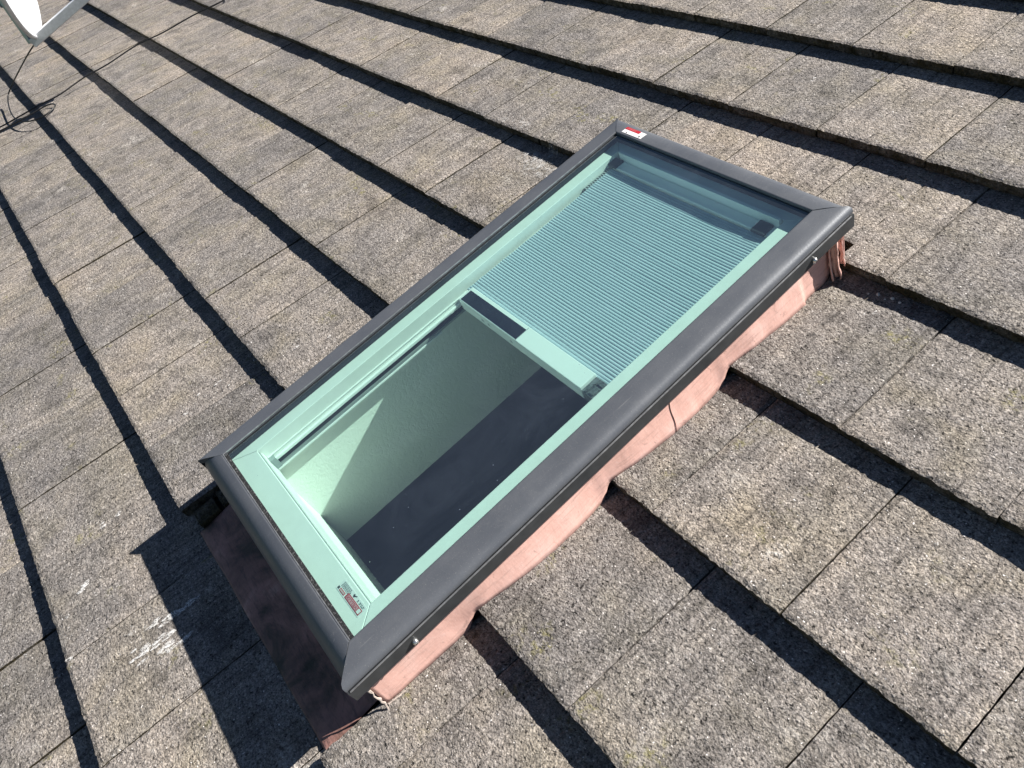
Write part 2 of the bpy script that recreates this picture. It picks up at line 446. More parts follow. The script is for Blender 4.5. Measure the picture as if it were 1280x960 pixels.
# house body under the roof and the ground it stands on
RI = ROOF.inverted()
hb = MB()
HL, HR, HF, HB_, ZG = -20.6, 7.0, -6.3, 8.1, -13.0
def wpt(u, v, z): return ROOF @ Vector((u, v, z))
def world_obj(name, verts, faces, mat, kind, parent=None):
    me = bpy.data.meshes.new(name); me.from_pydata([tuple(Vector(p) * S) for p in verts], [], faces); me.materials.append(mat); me.update()
    o = bpy.data.objects.new(name, me); C.objects.link(o)
    if kind: o['kind'] = kind
    return o
A = [wpt(HL, HF, -.24), wpt(HR, HF, -.24), wpt(HR, HB_, -.24), wpt(HL, HB_, -.24)]
G = [Vector((a.x, a.y, ZG)) for a in A]
M_WALL = plain('rendered house wall', (.45, .42, .38), .9, 0, .3, 12, .1)
house = world_obj('house_wall', [tuple(p) for p in A + G], [(0, 1, 5, 4), (1, 2, 6, 5), (2, 3, 7, 6), (3, 0, 4, 7)], M_WALL, None)
tag(house, 'rendered house wall carrying the tiled roof', 'wall')
M_GROUND = plain('lawn', (.05, .08, .03), .95, 0, .1, 3, .4)
world_obj('ground', [(-3000, -3000, ZG - .02), (3000, -3000, ZG - .02), (3000, 3000, ZG - .02), (-3000, 3000, ZG - .02)], [(0, 1, 2, 3)], M_GROUND, 'structure')
# back slope of the roof
pk = wpt(HL, 8.45, -.1); pr = wpt(HR, 8.45, -.1)
world_obj('back_roof_slope', [tuple(pk), tuple(pr), (pr.x, pr.y + 12, pr.z - 4.85), (pk.x, pk.y + 12, pk.z - 4.85)], [(0, 1, 2, 3)], M_TILE, 'structure')

# ------------------------------------------------------------------ room and light shaft below the skylight
SU0, SU1, SV0, SV1, SZ = -.87, .87, -1.905, 1.47, -1.04
shaft = empty('light_shaft', (0, 0, SZ)); tag(shaft, kind='structure')
MB().box(SU0 - .05, SU0, SV0 - .05, SV1 + .05, SZ, .085).build('shaft_wall', M_PLASTER, shaft, (0, 0, SZ))
MB().box(SU1, SU1 + .05, SV0 - .05, SV1 + .05, SZ, .085).build('shaft_wall', M_PLASTER, shaft, (0, 0, SZ))
MB().box(SU0, SU1, SV0 - .05, SV0, SZ, .085).build('shaft_wall', M_PLASTER, shaft, (0, 0, SZ))
MB().box(SU0, SU1, SV1, SV1 + .05, SZ, .085).build('shaft_wall', M_PLASTER, shaft, (0, 0, SZ))
vs, fs = ring(-7, 7, -6, 5, SU0 - .05, SU1 + .05, SV0 - .05, SV1 + .05, SZ + .012)
room = empty('room', (0, 0, SZ)); tag(room, kind='structure')
mesh_obj('room_ceiling', vs, fs, M_ROOM, room, (0, 0, SZ))
RB = [wpt(-7, -6, SZ + .012), wpt(7, -6, SZ + .012), wpt(7, 5, SZ + .012), wpt(-7, 5, SZ + .012)]
RG = [Vector((a.x, a.y, -10.5)) for a in RB]
def in_roof(ps): return [tuple(RI @ Vector(p)) for p in ps]
mesh_obj('room_wall', in_roof(RB + RG), [(0, 1, 5, 4), (1, 2, 6, 5), (2, 3, 7, 6), (3, 0, 4, 7)], M_ROOM, room, (0, 0, SZ))
mesh_obj('room_floor', in_roof(RG), [(0, 1, 2, 3)], M_CARPET, room, (0, 0, SZ))

# ------------------------------------------------------------------ skylight
LU0, LU1, LV0, LV1 = -.842, .874, -2.046, 1.462        # inner lip of the cladding
SB = (0, -.3, 0)
sky_ = empty('skylight', SB)
tag(sky_, 'charcoal framed roof window with green tinted glass and pink flashing at its sides', 'skylight')
PS = [(0, .372), (-.001, .398), (.004, .403), (.010, .401), (.07, .399), (.118, .396), (.143, .390), (.160, .379), (.169, .364), (.171, .350), (.166, .346), (.167, .341)]
PS2 = [(.167, .340), (.178, .339), (.180, .334), (.181, .250), (.172, .250), (.172, .3)]
PE = [(0, .372), (-.001, .398), (.004, .403), (.012, .402), (.045, .398), (.080, .386), (.108, .366), (.130, .338), (.145, .303), (.152, .26), (.153, .225), (.146, .225), (.146, .28)]
def off(side, d, t):
    """point on side at outward distance d, t in 0..1 between the mitres"""
    e_ = min(d, .153)
    if side == 'R': return (LU1 + d, (LV0 - e_) + ((LV1 + e_) - (LV0 - e_)) * t)
    if side == 'L': return (LU0 - d * .86, (LV0 - e_) + ((LV1 + e_) - (LV0 - e_)) * t)
    if side == 'B': return ((LU0 - d) + ((LU1 + d) - (LU0 - d)) * t, LV0 - d)
    return ((LU0 - d) + ((LU1 + d) - (LU0 - d)) * t, LV1 + d)
def sweep(side, prof, name, mat, eps=.0015, smooth=True):
    vs = []; n = len(prof); fs = []
    L = (LV1 - LV0) if side in 'RL' else (LU1 - LU0)
    ts = [eps / L] + [i / 16 for i in range(1, 16)] + [1 - eps / L]
    for t in ts:
        for d, z in prof:
            wob = .0006 * math.sin(t * 19 + d * 50)
            u, v = off(side, d, t); vs.append((u, v, z + wob))
    for i in range(len(ts) - 1):
        for j in range(n - 1): a = i * n + j; fs.append((a, a + 1, a + 1 + n, a + n))
    fs.append(tuple(range(n))); fs.append(tuple((len(ts) - 1) * n + j for j in range(n - 1, -1, -1)))
    o = mesh_obj(name, vs, fs, mat, sky_, SB, smooth)
    o.data.polygons[-1].use_smooth = False; o.data.polygons[-2].use_smooth = False
    md = o.modifiers.new('weighted', 'WEIGHTED_NORMAL'); md.keep_sharp = True
    return o
for sd_ in 'RL':
    c_ = sweep(sd_, PS, 'cladding', M_CLAD)
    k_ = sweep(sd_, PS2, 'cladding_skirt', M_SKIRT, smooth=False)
    q = MB()
    a0 = off(sd_, .178, .004); a1 = off(sd_, .178, .993)
    q.box(a0[0] - .0035, a0[0] + .0035, a0[1], a1[1], .3385, .3425)
    q.build('trim_edge', M_EDGE, sky_, SB)
    q = MB(); x = off(sd_, .1705, 0)[0]; q.box(x - .0035, x + .0035, a0[1], a1[1], .3405, .3440); q.build('groove_strip', M_GASKET, sky_, SB)  # black strip standing in for the dark groove beside the trim
PT = [(0, .372), (-.001, .398), (.004, .403), (.012, .403), (.055, .402), (.095, .397), (.122, .388), (.140, .374), (.150, .355), (.155, .33), (.156, .25), (.149, .25), (.149, .30)]
sweep('T', PT, 'cladding', M_CLAD, eps=.004); sweep('B', PE, 'cladding', M_CLAD, eps=.004)
# highlight along the lip round the glass, put in as bright strips
def frame_ring(u0, u1, v0, v1, w_, z0, z1):
    b = MB(); b.box(u0, u0 + w_, v0, v1, z0, z1); b.box(u1 - w_, u1, v0, v1, z0, z1); b.box(u0 + w_, u1 - w_, v0, v0 + w_, z0, z1); b.box(u0 + w_, u1 - w_, v1 - w_, v1, z0, z1); return b
MB().box(LU0 + .0, LU0 + .004, LV0 + .003, LV1 - .003, .396, .4035).build('lip_highlight', M_EDGE, sky_, SB)
MB().box(LU0 + .004, LU1 - .003, LV0 + .0, LV0 + .005, .394, .4035).build('lip_highlight', M_EDGE, sky_, SB)
# gasket: flat ring round the pane and the black spacer below it
GO = .012
frame_ring(LU0 - .02, LU1 + .02, LV0 - .02, LV1 + .02, .02 + GO, .380, .3845).build('gasket', M_GASKET, sky_, SB)
MB().box(LU0 + .006, LU1 - .004, LV0 + .006, LV0 + .027, .3850, .3875).build('gasket', M_GDIRT, sky_, SB)
MB().box(LU0 + .005, LU0 + .014, LV0 + .027, LV1 - .01, .3850, .3870).build('gasket', M_GASKET, sky_, SB)
frame_ring(LU0 - .016, LU1 + .01, LV0 - .012, LV1 + .006, .010, .322, .379).build('glass_spacer', M_GASKET, sky_, SB)
gp = MB(); gp.quad((LU0 + .0, LV0 + .0, .3846), (LU1, LV0, .3846), (LU1, LV1, .3846), (LU0, LV1, .3846))
gp = mesh_obj('glass_pane', [(LU0 - .01, LV0 - .01, .3848), (LU1 + .01, LV0 - .01, .3848), (LU1 + .01, LV1 + .01, .3848), (LU0 - .01, LV1 + .01, .3848)], [(0, 1, 2, 3)], M_GLASS, sky_, SB)
# white inner frame, mitred
IU0, IU1, IV0, IV1 = -.755, .735, -1.877, 1.387
OU0, OU1, OV0, OV1 = -.848, .885, -2.06, 1.475
def member(pts_out, pts_in, name='frame_member', z0=.09, z1=.32):
    (a, b), (c, d) = pts_out, pts_in
    q = MB(); n = 0
    P = [a, b, d, c]
    q.v = [(x, y, z1) for x, y in P] + [(x, y, z0) for x, y in P]
    q.f = [(0, 1, 2, 3), (7, 6, 5, 4), (0, 4, 5, 1), (1, 5, 6, 2), (2, 6, 7, 3), (3, 7, 4, 0)]
    return q.build(name, M_WHITE, sky_, SB, bevel=.004)
e = .0012
member(((OU0, OV0 + e), (OU0, OV1 - e)), ((IU0, IV0 + e), (IU0, IV1 - e)))
member(((OU1, OV0 + e), (OU1, OV1 - e)), ((IU1, IV0 + e), (IU1, IV1 - e)))
member(((OU0 + e, OV0), (OU1 - e, OV0)), ((IU0 + e, IV0), (IU1 - e, IV0)), z1=.3195)
member(((OU0 + e, OV1), (OU1 - e, OV1)), ((IU0 + e, IV1), (IU1 - e, IV1)), z1=.3195)
# glazing bead on the lower member
MB().box(IU0 + .003, IU1 - .003, IV0 + .0005, IV0 + .006, .296, .306).build('glazing_bead', M_GREYM, sky_, SB)
MB().box(IU0 + .003, IU1 - .003, IV0 + .001, IV0 + .013, .09, .286).build('glazing_bead', M_WHITE, sky_, SB, bevel=.002)
# kerb box below the cladding
kb = MB(); kb.box(-.955, -.92, -2.10, 1.53, -.2, .30); kb.box(.92, .945, -2.10, 1.53, -.2, .30)
kb.box(-.92, .92, -2.10, -2.065, -.2, .30); kb.box(-.92, .92, 1.49, 1.53, -.2, .30)
kb.build('kerb', M_APRON, sky_, SB)
# screws
for (u, v, z) in ((1.062, -1.815, .288), (1.062, 1.235, .292)):
    q = MB(); q.tube([(u - .01, v, z), (u + .004, v, z - .001), (u + .012, v, z - .002), (u + .016, v, z - .002)], [.016, .016, .013, .006], 12)
    sc_ = q.build('screw', M_SCREW, sky_, SB, smooth=True)
    q = MB(); q.box(u + .0155, u + .0175, v - .008, v + .008, z - .0035, z - .0005); q.build('screw_slot', M_BLACK, sc_, SB)
    # plastic washer foot
    MB().tube([(u - .006, v, z - .012), (u - .004, v + .001, z - .03)], .008, 8).build('screw_clip', M_GREYM, sc_, SB)

# ---- flashing
def srf(v):
    """height of the tile surface beside the kerb, softened at each butt"""
    ks = [k for k in ROWV if ROWV[k] - .11 <= v]; k = max(ks)
    fr = v - ROWV[k]
    if fr < 0:
        t = (fr + .11) / .11; t = t * t * (3 - 2 * t)
        return (-TILT * .9) * (1 - t)
    return -TILT * fr
def foot_u(v):
    ks = [k for k in ROWV if ROWV[k] <= v]; k = max(ks); fr = v - ROWV[k]
    a = {1: .01, 2: .045, 3: .045, 4: .03}.get(k, .0)
    return 1.0 + a * math.sin(math.pi * min(1, fr)) ** .8 - (.018 if v > 1.2 else 0) + .003 * noise.noise(Vector((v * 9, 1, 2)))
def side_flashing(v0, v1, sgn=1, seed=1):
    vs = []; fs = []; nv = int((v1 - v0) / .02); H = 10
    for i in range(nv + 1):
        v = v0 + (v1 - v0) * i / nv
        uf = foot_u(v); zf = srf(v) - .004
        for j in range(H + 1):
            t = j / H
            u = .958 + (uf - .958) * (t ** 1.35); z = .305 + (zf - .305) * t
            n_ = noise.noise(Vector((v * 5, t * 3, seed))) * .0025 + noise.noise(Vector((v * 22, t * 5, seed + 4))) * .0010
            # a vertical crease
            n_ += .004 * math.exp(-((v - (-1.47 + .25 * (1 - t))) / .03) ** 2) * t
            vs.append(((u + n_) * sgn if sgn > 0 else -(u + n_) + .02, v, z))
    for i in range(nv):
        for j in range(H): a = i * (H + 1) + j; fs.append((a, a + 1, a + H + 2, a + H + 1))
    o = mesh_obj('side_flashing', vs, fs, M_LEAD, sky_, SB, True)
    md = o.modifiers.new('thick', 'SOLIDIFY'); md.thickness = .0016; md.offset = -1
    return o
side_flashing(-2.145, 1.47)
side_flashing(-2.10, 1.5, -1, 9)
# soldered seam where the two lengths of lead meet
pts = []
for j in range(11):
    t = .25 + .75 * j / 10; v = .075 - .10 * (t - .25) + .008 * math.sin(t * 9); uf = foot_u(v)
    pts.append((.958 + (uf - .958) * (t ** 1.35) + .0022 + noise.noise(Vector((v * 5, t * 3, 1))) * .0025, v, .305 + (srf(v) - .305) * t))
MB().tube(pts, .0022, 6).build('lead_seam', M_APRON, sky_, SB, smooth=True)
# torn, whitish lower end of the side flashing
q = MB(); pts = []
rr = random.Random(3)
for j in range(15):
    t = j / 14; u = .96 + (foot_u(-2.14) - .96 + .02) * (t ** 1.35) + .003; z = .24 + (srf(-2.14) - .24) * t
    pts.append((u + rr.uniform(-.003, .005), -2.146 - rr.uniform(0, .012), z))
q.tube(pts, [rr.uniform(.004, .009) for _ in pts], 6)
pts = [(foot_u(-2.14 + .016 * j) + .012 + rr.uniform(-.003, .004), -2.14 + .016 * j, srf(-2.14 + .016 * j) + .006) for j in range(9)]
q.tube(pts, [rr.uniform(.003, .007) * (1 - i / 12) for i in range(9)], 6)
M_TORN = plain('torn lead edge', (.42, .36, .32), .8, 0, .3, 120, .4)
q.build('torn_edge', M_TORN, sky_, SB)
# crumpled folds at the upper right corner
def fold(u, v, topz, botz, wu, wv, seed, mat=M_LEAD):
    vs = []; fs = []; H = 14; W_ = 8
    for j in range(H + 1):
        t = j / H
        for i in range(W_ + 1):
            s_ = i / W_
            uu = u + wu * (s_ - .5) + .012 * noise.noise(Vector((t * 4, s_ * 3, seed))) + .03 * t * t
            vv = v + wv * math.sin(s_ * math.pi) + .012 * noise.noise(Vector((t * 5 + 3, s_ * 4, seed)))
            vs.append((uu, vv, topz + (botz - topz) * t))
    for j in range(H):
        for i in range(W_): a = j * (W_ + 1) + i; fs.append((a, a + 1, a + W_ + 2, a + W_ + 1))
    o = mesh_obj('folded_lead', vs, fs, mat, sky_, SB, True); md = o.modifiers.new('t', 'SOLIDIFY'); md.thickness = .0022
    return o
fold(.985, 1.50, .25, -.06, .05, -.02, 1); fold(1.015, 1.475, .22, -.07, .045, .025, 2); fold(.965, 1.56, .26, -.05, .06, .03, 3, M_APRON)
fold(1.0, 1.55, .24, -.03, .03, .015, 6)
MB().tube(catmull([(1.005, 1.575, .22), (1.012, 1.570, .12), (1.022, 1.56, .04), (1.012, 1.55, 0), (1.0, 1.545, -.03)]), .006, 7).build('lead_bead', M_LEAD, sky_, SB, smooth=True)
MB().tube(catmull([(.995, 1.47, .20), (.99, 1.465, .12), (1.005, 1.455, .05), (1.02, 1.445, -.01), (1.035, 1.44, -.07)]), .007, 7).build('lead_bead', M_LEAD, sky_, SB, smooth=True)
# apron below the skylight
vs = []; fs = []; nu = 60; prof = [(-2.098, .29), (-2.102, .08), (-2.115, -.005), (-2.16, -.035), (-2.25, -.05), (-2.35, -.064), (-2.45, -.076), (-2.525, -.083), (-2.535, -.088), (-2.533, -.095)]
for i in range(nu + 1):
    u = -.95 + 1.905 * i / nu
    for j, (v, z) in enumerate(prof):
        a = .5 if j < 2 else 1
        n_ = noise.noise(Vector((u * 2.5, v * 3, 4)))
        vs.append((u + (.02 * (v + 2.1)), v + (.008 * n_ if j > 5 else 0), z + a * .006 * n_ + (.004 * noise.noise(Vector((u * 9, v * 9, 1))) if 2 < j < 8 else 0)))
n = len(prof)
for i in range(nu):
    for j in range(n - 1): a = i * n + j; fs.append((a, a + 1, a + n + 1, a + n))
o = mesh_obj('apron_flashing', vs, fs, M_APRON, sky_, SB, True); md = o.modifiers.new('t', 'SOLIDIFY'); md.thickness = .002
# head flashing behind the skylight
mesh_obj('head_flashing', [(-.94, 1.53, .28), (.93, 1.53, .28), (.93, 1.56, -.02), (-.94, 1.56, -.02), (.93, 1.68, -.03), (-.94, 1.68, -.03)], [(0, 1, 2, 3), (3, 2, 4, 5)], M_APRON, sky_, SB)

# ---- stickers
M_STW = plain('white sticker', (.80, .80, .80), .4); M_STR = plain('red sticker print', (.45, .02, .03), .4); M_STK = plain('black sticker print', (.03, .03, .03), .5)
def text_obj(txt, origin, xdir, size, mat, parent, name='lettering', ydir=None, stretch=1):
    cu = bpy.data.curves.new('txt', 'FONT'); cu.body = txt; cu.size = 1; cu.resolution_u = 2
    t_ = bpy.data.objects.new('txt', cu); C.objects.link(t_)
    bpy.context.view_layer.update()
    me = bpy.data.meshes.new_from_object(t_.evaluated_get(bpy.context.evaluated_depsgraph_get()))
    bpy.data.objects.remove(t_); bpy.data.curves.remove(cu)
    X = Vector(xdir).normalized(); Y = Vector(ydir).normalized() if ydir else Vector((0, 0, 1)).cross(X); O = Vector(origin)
    vs = [tuple(O + X * (v.co.x * size * stretch) + Y * (v.co.y * size)) for v in me.vertices]
    fs = [tuple(p.vertices) for p in me.polygons]
    o = mesh_obj(name, vs, fs, mat, parent, SB); bpy.data.meshes.remove(me); return o
zt = .3207
st = MB().box(.508, .748, -1.966, -1.902, .3197, zt).build('sticker', M_STW, sky_, SB)
st['label'] = 'white label with red plates on the lower frame'
MB().box(.592, .738, -1.960, -1.928, zt, zt + .001).build('red_plate', M_STR, st, SB)
MB().box(.600, .706, -1.9555, -1.9325, zt + .001, zt + .0016).build('plate_field', plain('pink plate print', (.62, .30, .33), .5), st, SB)
MB().box(.711, .733, -1.9555, -1.9325, zt + .001, zt + .0016).build('plate_field', M_STW, st, SB)
text_obj('VELUX', (.703, -1.936, zt + .0022), (-1, 0, 0), .024, M_STR, st, stretch=1.45)
MB().box(.532, .582, -1.960, -1.944, zt, zt + .001).build('red_plate', M_STR, st, SB)
MB().box(.536, .578, -1.9565, -1.9475, zt + .001, zt + .0016).build('plate_field', plain('pale plate print', (.62, .42, .42), .5), st, SB)
MB().box(.512, .526, -1.959, -1.945, zt, zt + .001).build('print_block', M_STK, st, SB)
ln = MB(); rr = random.Random(8)
for r_, vv in enumerate((-1.912, -1.920)):
    for x in (.668, .688, .706, .72): ln.box(x, x + rr.uniform(.008, .015), vv - .002, vv + .002, zt, zt + .001)
for vv in (-1.910, -1.917, -1.923, -1.929, -1.936):
    x = .522
    while x < .60: w_ = rr.uniform(.006, .014); ln.box(x, x + w_, vv - .0014, vv + .0014, zt, zt + .001); x += w_ + .003
ln.build('print_lines', plain('grey print', (.16, .18, .18), .5), st, SB)
mk = MB(); mk.quad((.628, -1.905, zt + .001), (.640, -1.915, zt + .001), (.634, -1.925, zt + .001), (.622, -1.914, zt + .001)); mk.quad((.640, -1.908, zt + .0015), (.652, -1.903, zt + .0015), (.648, -1.910, zt + .0015), (.626, -1.921, zt + .0015))
mk.build('print_mark', M_STK, st, SB)
# sticker on the upper cladding (follows its curve)
def zc(d):
    for (a, za), (b, zb_) in zip(PT, PT[1:]):
        if a <= d <= b and b > a: return za + (zb_ - za) * (d - a) / (b - a)
    return .3
def strip(u0, u1, d0, d1, lift, mat, parent, name):
    q = MB(); n_ = 5
    for i in range(n_):
        a = d0 + (d1 - d0) * i / n_; b = d0 + (d1 - d0) * (i + 1) / n_
        q.quad((u0, LV1 + a, zc(a) + lift), (u1, LV1 + a, zc(a) + lift), (u1, LV1 + b, zc(b) + lift), (u0, LV1 + b, zc(b) + lift))
    return q.build(name, mat, parent, SB)
s2 = strip(-.80, -.60, .022, .088, .0025, M_STW, sky_, 'sticker'); s2['label'] = 'small white and red label on the upper cladding'
strip(-.80, -.655, .060, .088, .0035, M_STR, s2, 'red_print')
strip(-.788, -.70, .070, .073, .0042, plain('pale red print', (.62, .2, .2), .5), s2, 'print_lines')
strip(-.78, -.69, .079, .081, .0042, plain('pale red line', (.60, .2, .2), .5), s2, 'print_lines')
strip(-.635, -.625, .03, .045, .0035, M_STK, s2, 'print_mark'); strip(-.76, -.75, .026, .036, .0035, M_STK, s2, 'print_mark')

# ------------------------------------------------------------------ the pleated solar blind
bl = empty('blind', (0, 0, .2))
BB = (0, 0, .2)
tag(bl, 'white solar pleated blind half lowered beneath the skylight glass', 'blind')
PV0, PV1 = -.15, 1.27; PIT = .0215; ncl = int((PV1 - PV0) / PIT)
vs = []; fs = []; K = 6; nu = 16
rows = []
for i in range(ncl):
    for j in range(K):
        t = j / K; v = PV0 + PIT * (i + t)
        z = .252 + .0043 * (math.sin(math.pi * t) ** .7) - .012 * math.exp(-((v - .5) / .6) ** 2) * 1.0
        rows.append((v, z))
rr = random.Random(2); wob = [rr.uniform(-.0016, .0016) for _ in range(ncl + 1)]
for r_, (v, z) in enumerate(rows):
    for i in range(nu + 1):
        u = -.722 + 1.44 * i / nu
        zz = z + .010 * (abs(2 * i / nu - 1) ** 3) + wob[r_ // K] + .0015 * noise.noise(Vector((u * 3, v * 3, 2)))
        vs.append((u, v + wob[r_ // K] * .6, zz))
for r_ in range(len(rows) - 1):
    for i in range(nu): a = r_ * (nu + 1) + i; fs.append((a, a + 1, a + nu + 2, a + nu + 1))
mesh_obj('pleated_cloth', vs, fs, M_CLOTH, bl, BB)
MB().box(-.72, .72, 1.272, 1.354, .20, .276).build('headrail', M_ALUW, bl, BB, bevel=.006)
MB().box(-.72, .72, 1.3545, 1.379, .20, .341).build('headrail_lip', M_ALUW, bl, BB, bevel=.002)  # lip raised so that it catches sun as a bright line
MB().box(-.760, -.672, 1.262, 1.350, .27, .291).build('bracket', M_BRKT, bl, BB, bevel=.008)
MB().box(.580, .682, 1.250, 1.350, .27, .291).build('bracket', M_BRKT, bl, BB, bevel=.004)
# small toothed side guides of the stacked pleats near the top left
tg = MB()
for i in range(12):
    v = 1.25 - i * PIT; tg.box(-.752, -.722 + .002 * (i % 2), v - .005, v + .004, .235, .262)
tg.build('side_guide', M_GREYM, bl, BB)
br = MB().box(-.668, .60, -.252, -.122, .19, .290).build('bottom_rail', M_ALUW, bl, BB, bevel=.004)
br['label'] = 'white bottom rail with solar cells'
MB().box(-.652, -.026, -.2425, -.150, .2900, .2915).build('solar_panel', M_PV, br, BB)
MB().box(-.026, -.022, -.247, -.13, .2900, .2912).build('rail_joint', M_GREYM, br, BB)
ec = MB(); ec.box(.601, .70, -.250, -.125, .185, .268); ec.box(.62, .64, -.24, -.13, .268, .276); ec.box(.655, .69, -.235, -.18, .268, .279); ec.box(.65, .695, -.165, -.14, .268, .275)
ec.build('end_cap', plain('metal end cap', (.20, .21, .22), .4, .5, .5, 90, .6), br, BB, bevel=.003)
cl = MB(); cl.tube([(.615, -.20, .272), (.65, -.17, .277), (.685, -.21, .274)], .003, 6)
cl.build('cord_clip', M_BLACK, br, BB)
for x in (-.42, -.35, -.10): MB().box(x, x + .022, -.2535, -.2515, .225, .245).build('button', M_GREYM, br, BB)
# side rails along the left and right inner faces
for sgn, uu in ((1, IU0), (-1, IU1)):
    def bx(a, b, z0, z1, v0=-1.86, v1=1.26):
        x0, x1 = uu + sgn * a, uu + sgn * b
        return MB().box(min(x0, x1), max(x0, x1), v0, v1, z0, z1)
    r_ = bx(0.001, .008, .216, .222).build('side_rail', M_ALUW, bl, BB)
    bx(.001, .022, .165, .192).build('side_rail', M_ALUW, bl, BB, bevel=.006)
    bx(.001, .004, .122, .164).build('rail_slot', M_BLACK, bl, BB)
    bx(.001, .016, .104, .121).build('rail_track', M_GREYM, bl, BB)
    bx(.001, .022, .088, .100, -1.86, -.45).build('side_rail', M_ALUW, bl, BB)
MB().box(IU0 + .002, IU0 + .045, -1.862, -1.825, .125, .215).build('rail_stop', plain('clear plastic stop', (.30, .34, .34), .3), bl, BB)

# ------------------------------------------------------------------ bird droppings, grit, lichens on the tiles
def splat(name, cu, cv, ln_, wd, n_, seed, ang=0.0):
    rr = random.Random(seed); q = MB(); k = 12; big = ln_ < wd * 1.5 and n_ > 3
    for i in range(n_):
        L_ = ln_ * rr.uniform(.25, 1) * (.9 if i else 1.1); W_ = L_ * (rr.uniform(.8, 1.4) if big else rr.uniform(.22, .42)) if ln_ > .05 else L_ * rr.uniform(.5, .9)
        ox = rr.gauss(0, wd * .4); oy = rr.gauss(0, ln_ * .45) if i else 0
        k = 12; pts = []
        a = ang + rr.uniform(-.12, .12)
        for j in range(k):
            t = 2 * math.pi * j / k; r_ = rr.uniform(.6, 1.15)
            x = math.cos(t) * W_ * .5 * r_; y = math.sin(t) * L_ * .5 * r_
            uu = cu + ox + x * math.cos(a) - y * math.sin(a); vv = cv + oy + x * math.sin(a) + y * math.cos(a)
            pts.append((uu, vv, surf(uu, vv) + .0075 + .0003 * i))
        c_ = sum((Vector(p) for p in pts), Vector()) / k
        c_.z = surf(c_.x, c_.y) + .0088 + .0003 * i
        n0 = len(q.v); q.v += pts + [tuple(c_)]
        q.f += [(n0 + j, n0 + (j + 1) % k, n0 + k) for j in range(k)]
    return q.build(name, M_DUST if big else M_DROP, roof)
SPLATS = [(-0.411, -3.055, 0.2, 0.05, 7), (-0.394, -3.165, 0.14, 0.05, 5), (-0.512, -2.923, 0.12, 0.03, 5), (-0.533, -3.046, 0.1, 0.06, 6), (-0.74, -3.538, 0.07, 0.04, 4), (-1.218, -3.316, 0.08, 0.02, 3), (-1.662, -3.069, 0.07, 0.04, 4), (-1.645, -2.946, 0.05, 0.03, 3), (-2.167, -2.02, 0.035, 0.02, 3), (-2.152, -1.872, 0.07, 0.015, 3), (-2.159, -1.689, 0.03, 0.02, 3), (-2.059, -2.17, 0.05, 0.01, 2), (-1.69, -0.972, 0.05, 0.012, 3), (-1.817, -1.235, 0.045, 0.012, 3), (-1.874, -1.323, 0.025, 0.01, 3), (-2.051, -1.8, 0.02, 0.01, 2), (-2.725, -1.962, 0.012, 0.01, 2), (-0.362, 3.111, 0.05, 0.02, 4), (1.203, 3.046, 0.025, 0.02, 2), (2.409, 0.264, 0.02, 0.015, 2), (1.371, 1.319, 0.035, 0.02, 3), (-1.916, 1.389, 0.09, 0.16, 10), (-2.315, 1.582, 0.04, 0.08, 5), (-1.694, 1.338, 0.06, 0.1, 8), (-1.961, 1.332, 0.02, 0.02, 2), (0.072, -3.474, 0.02, 0.02, 2), (-2.23, -2.695, 0.02, 0.02, 2), (-0.683, -2.723, 0.012, 0.01, 1), (1.046, -1.912, 0.02, 0.01, 1), (-1.072, -3.479, 0.03, 0.01, 2), (-0.309, -3.709, 0.015, 0.01, 1), (-1.407, -2.311, 0.02, 0.02, 2), (-2.601, 1.355, 0.015, 0.01, 1)]
CABLE = [(-10.2, 1.859, 0.022), (-9.993, 1.721, 0.022), (-10.204, 1.199, 0.022), (-10.302, 0.708, 0.022), (-10.504, 0.257, 0.022), (-10.497, -0.262, 0.022), (-10.584, -0.671, 0.022), (-10.533, -1.114, 0.022), (-10.634, -1.413, 0.022), (-10.73, -1.84, 0.022), (-10.799, -2.103, 0.022), (-10.937, -2.354, 0.022)]
LOOP = [(-10.411, -0.859, 0.78), (-10.675, -1.064, 0.65), (-11.264, -1.33, 0.4), (-11.723, -1.532, 0.2), (-11.85, -1.68, 0.09), (-11.696, -1.771, 0.04), (-11.206, -1.841, 0.023), (-10.696, -1.847, 0.022), (-10.332, -1.758, 0.022), (-10.132, -1.612, 0.022), (-10.072, -1.463, 0.022), (-10.14, -1.323, 0.022), (-10.228, -1.274, 0.022), (-10.37, -1.309, 0.022), (-10.454, -1.428, 0.022), (-10.461, -1.613, 0.03), (-10.489, -1.823, 0.035), (-10.628, -2.136, 0.022), (-10.729, -2.39, 0.022)]

SPLATS += [(-0.494, -2.906, 0.16, 0.03, 6), (-0.321, -2.989, 0.17, 0.035, 6), (-0.498, -2.869, 0.08, 0.02, 3), (-1.822, 1.337, 0.16, 0.28, 16), (-1.566, 1.319, 0.12, 0.2, 10), (-2.295, 1.615, 0.1, 0.22, 9), (-0.598, -3.142, 0.06, 0.05, 5), (-1.225, -3.805, 0.012, 0.01, 1), (-1.117, -1.827, 0.012, 0.01, 1), (1.173, -1.063, 0.012, 0.01, 1), (1.435, 0.563, 0.012, 0.01, 1), (0.216, -1.784, 0.01, 0.01, 1)]
for i, (u, v, l_, w_, n_) in enumerate(SPLATS): splat('bird_dropping', u, v, l_, w_, n_, 100 + i)
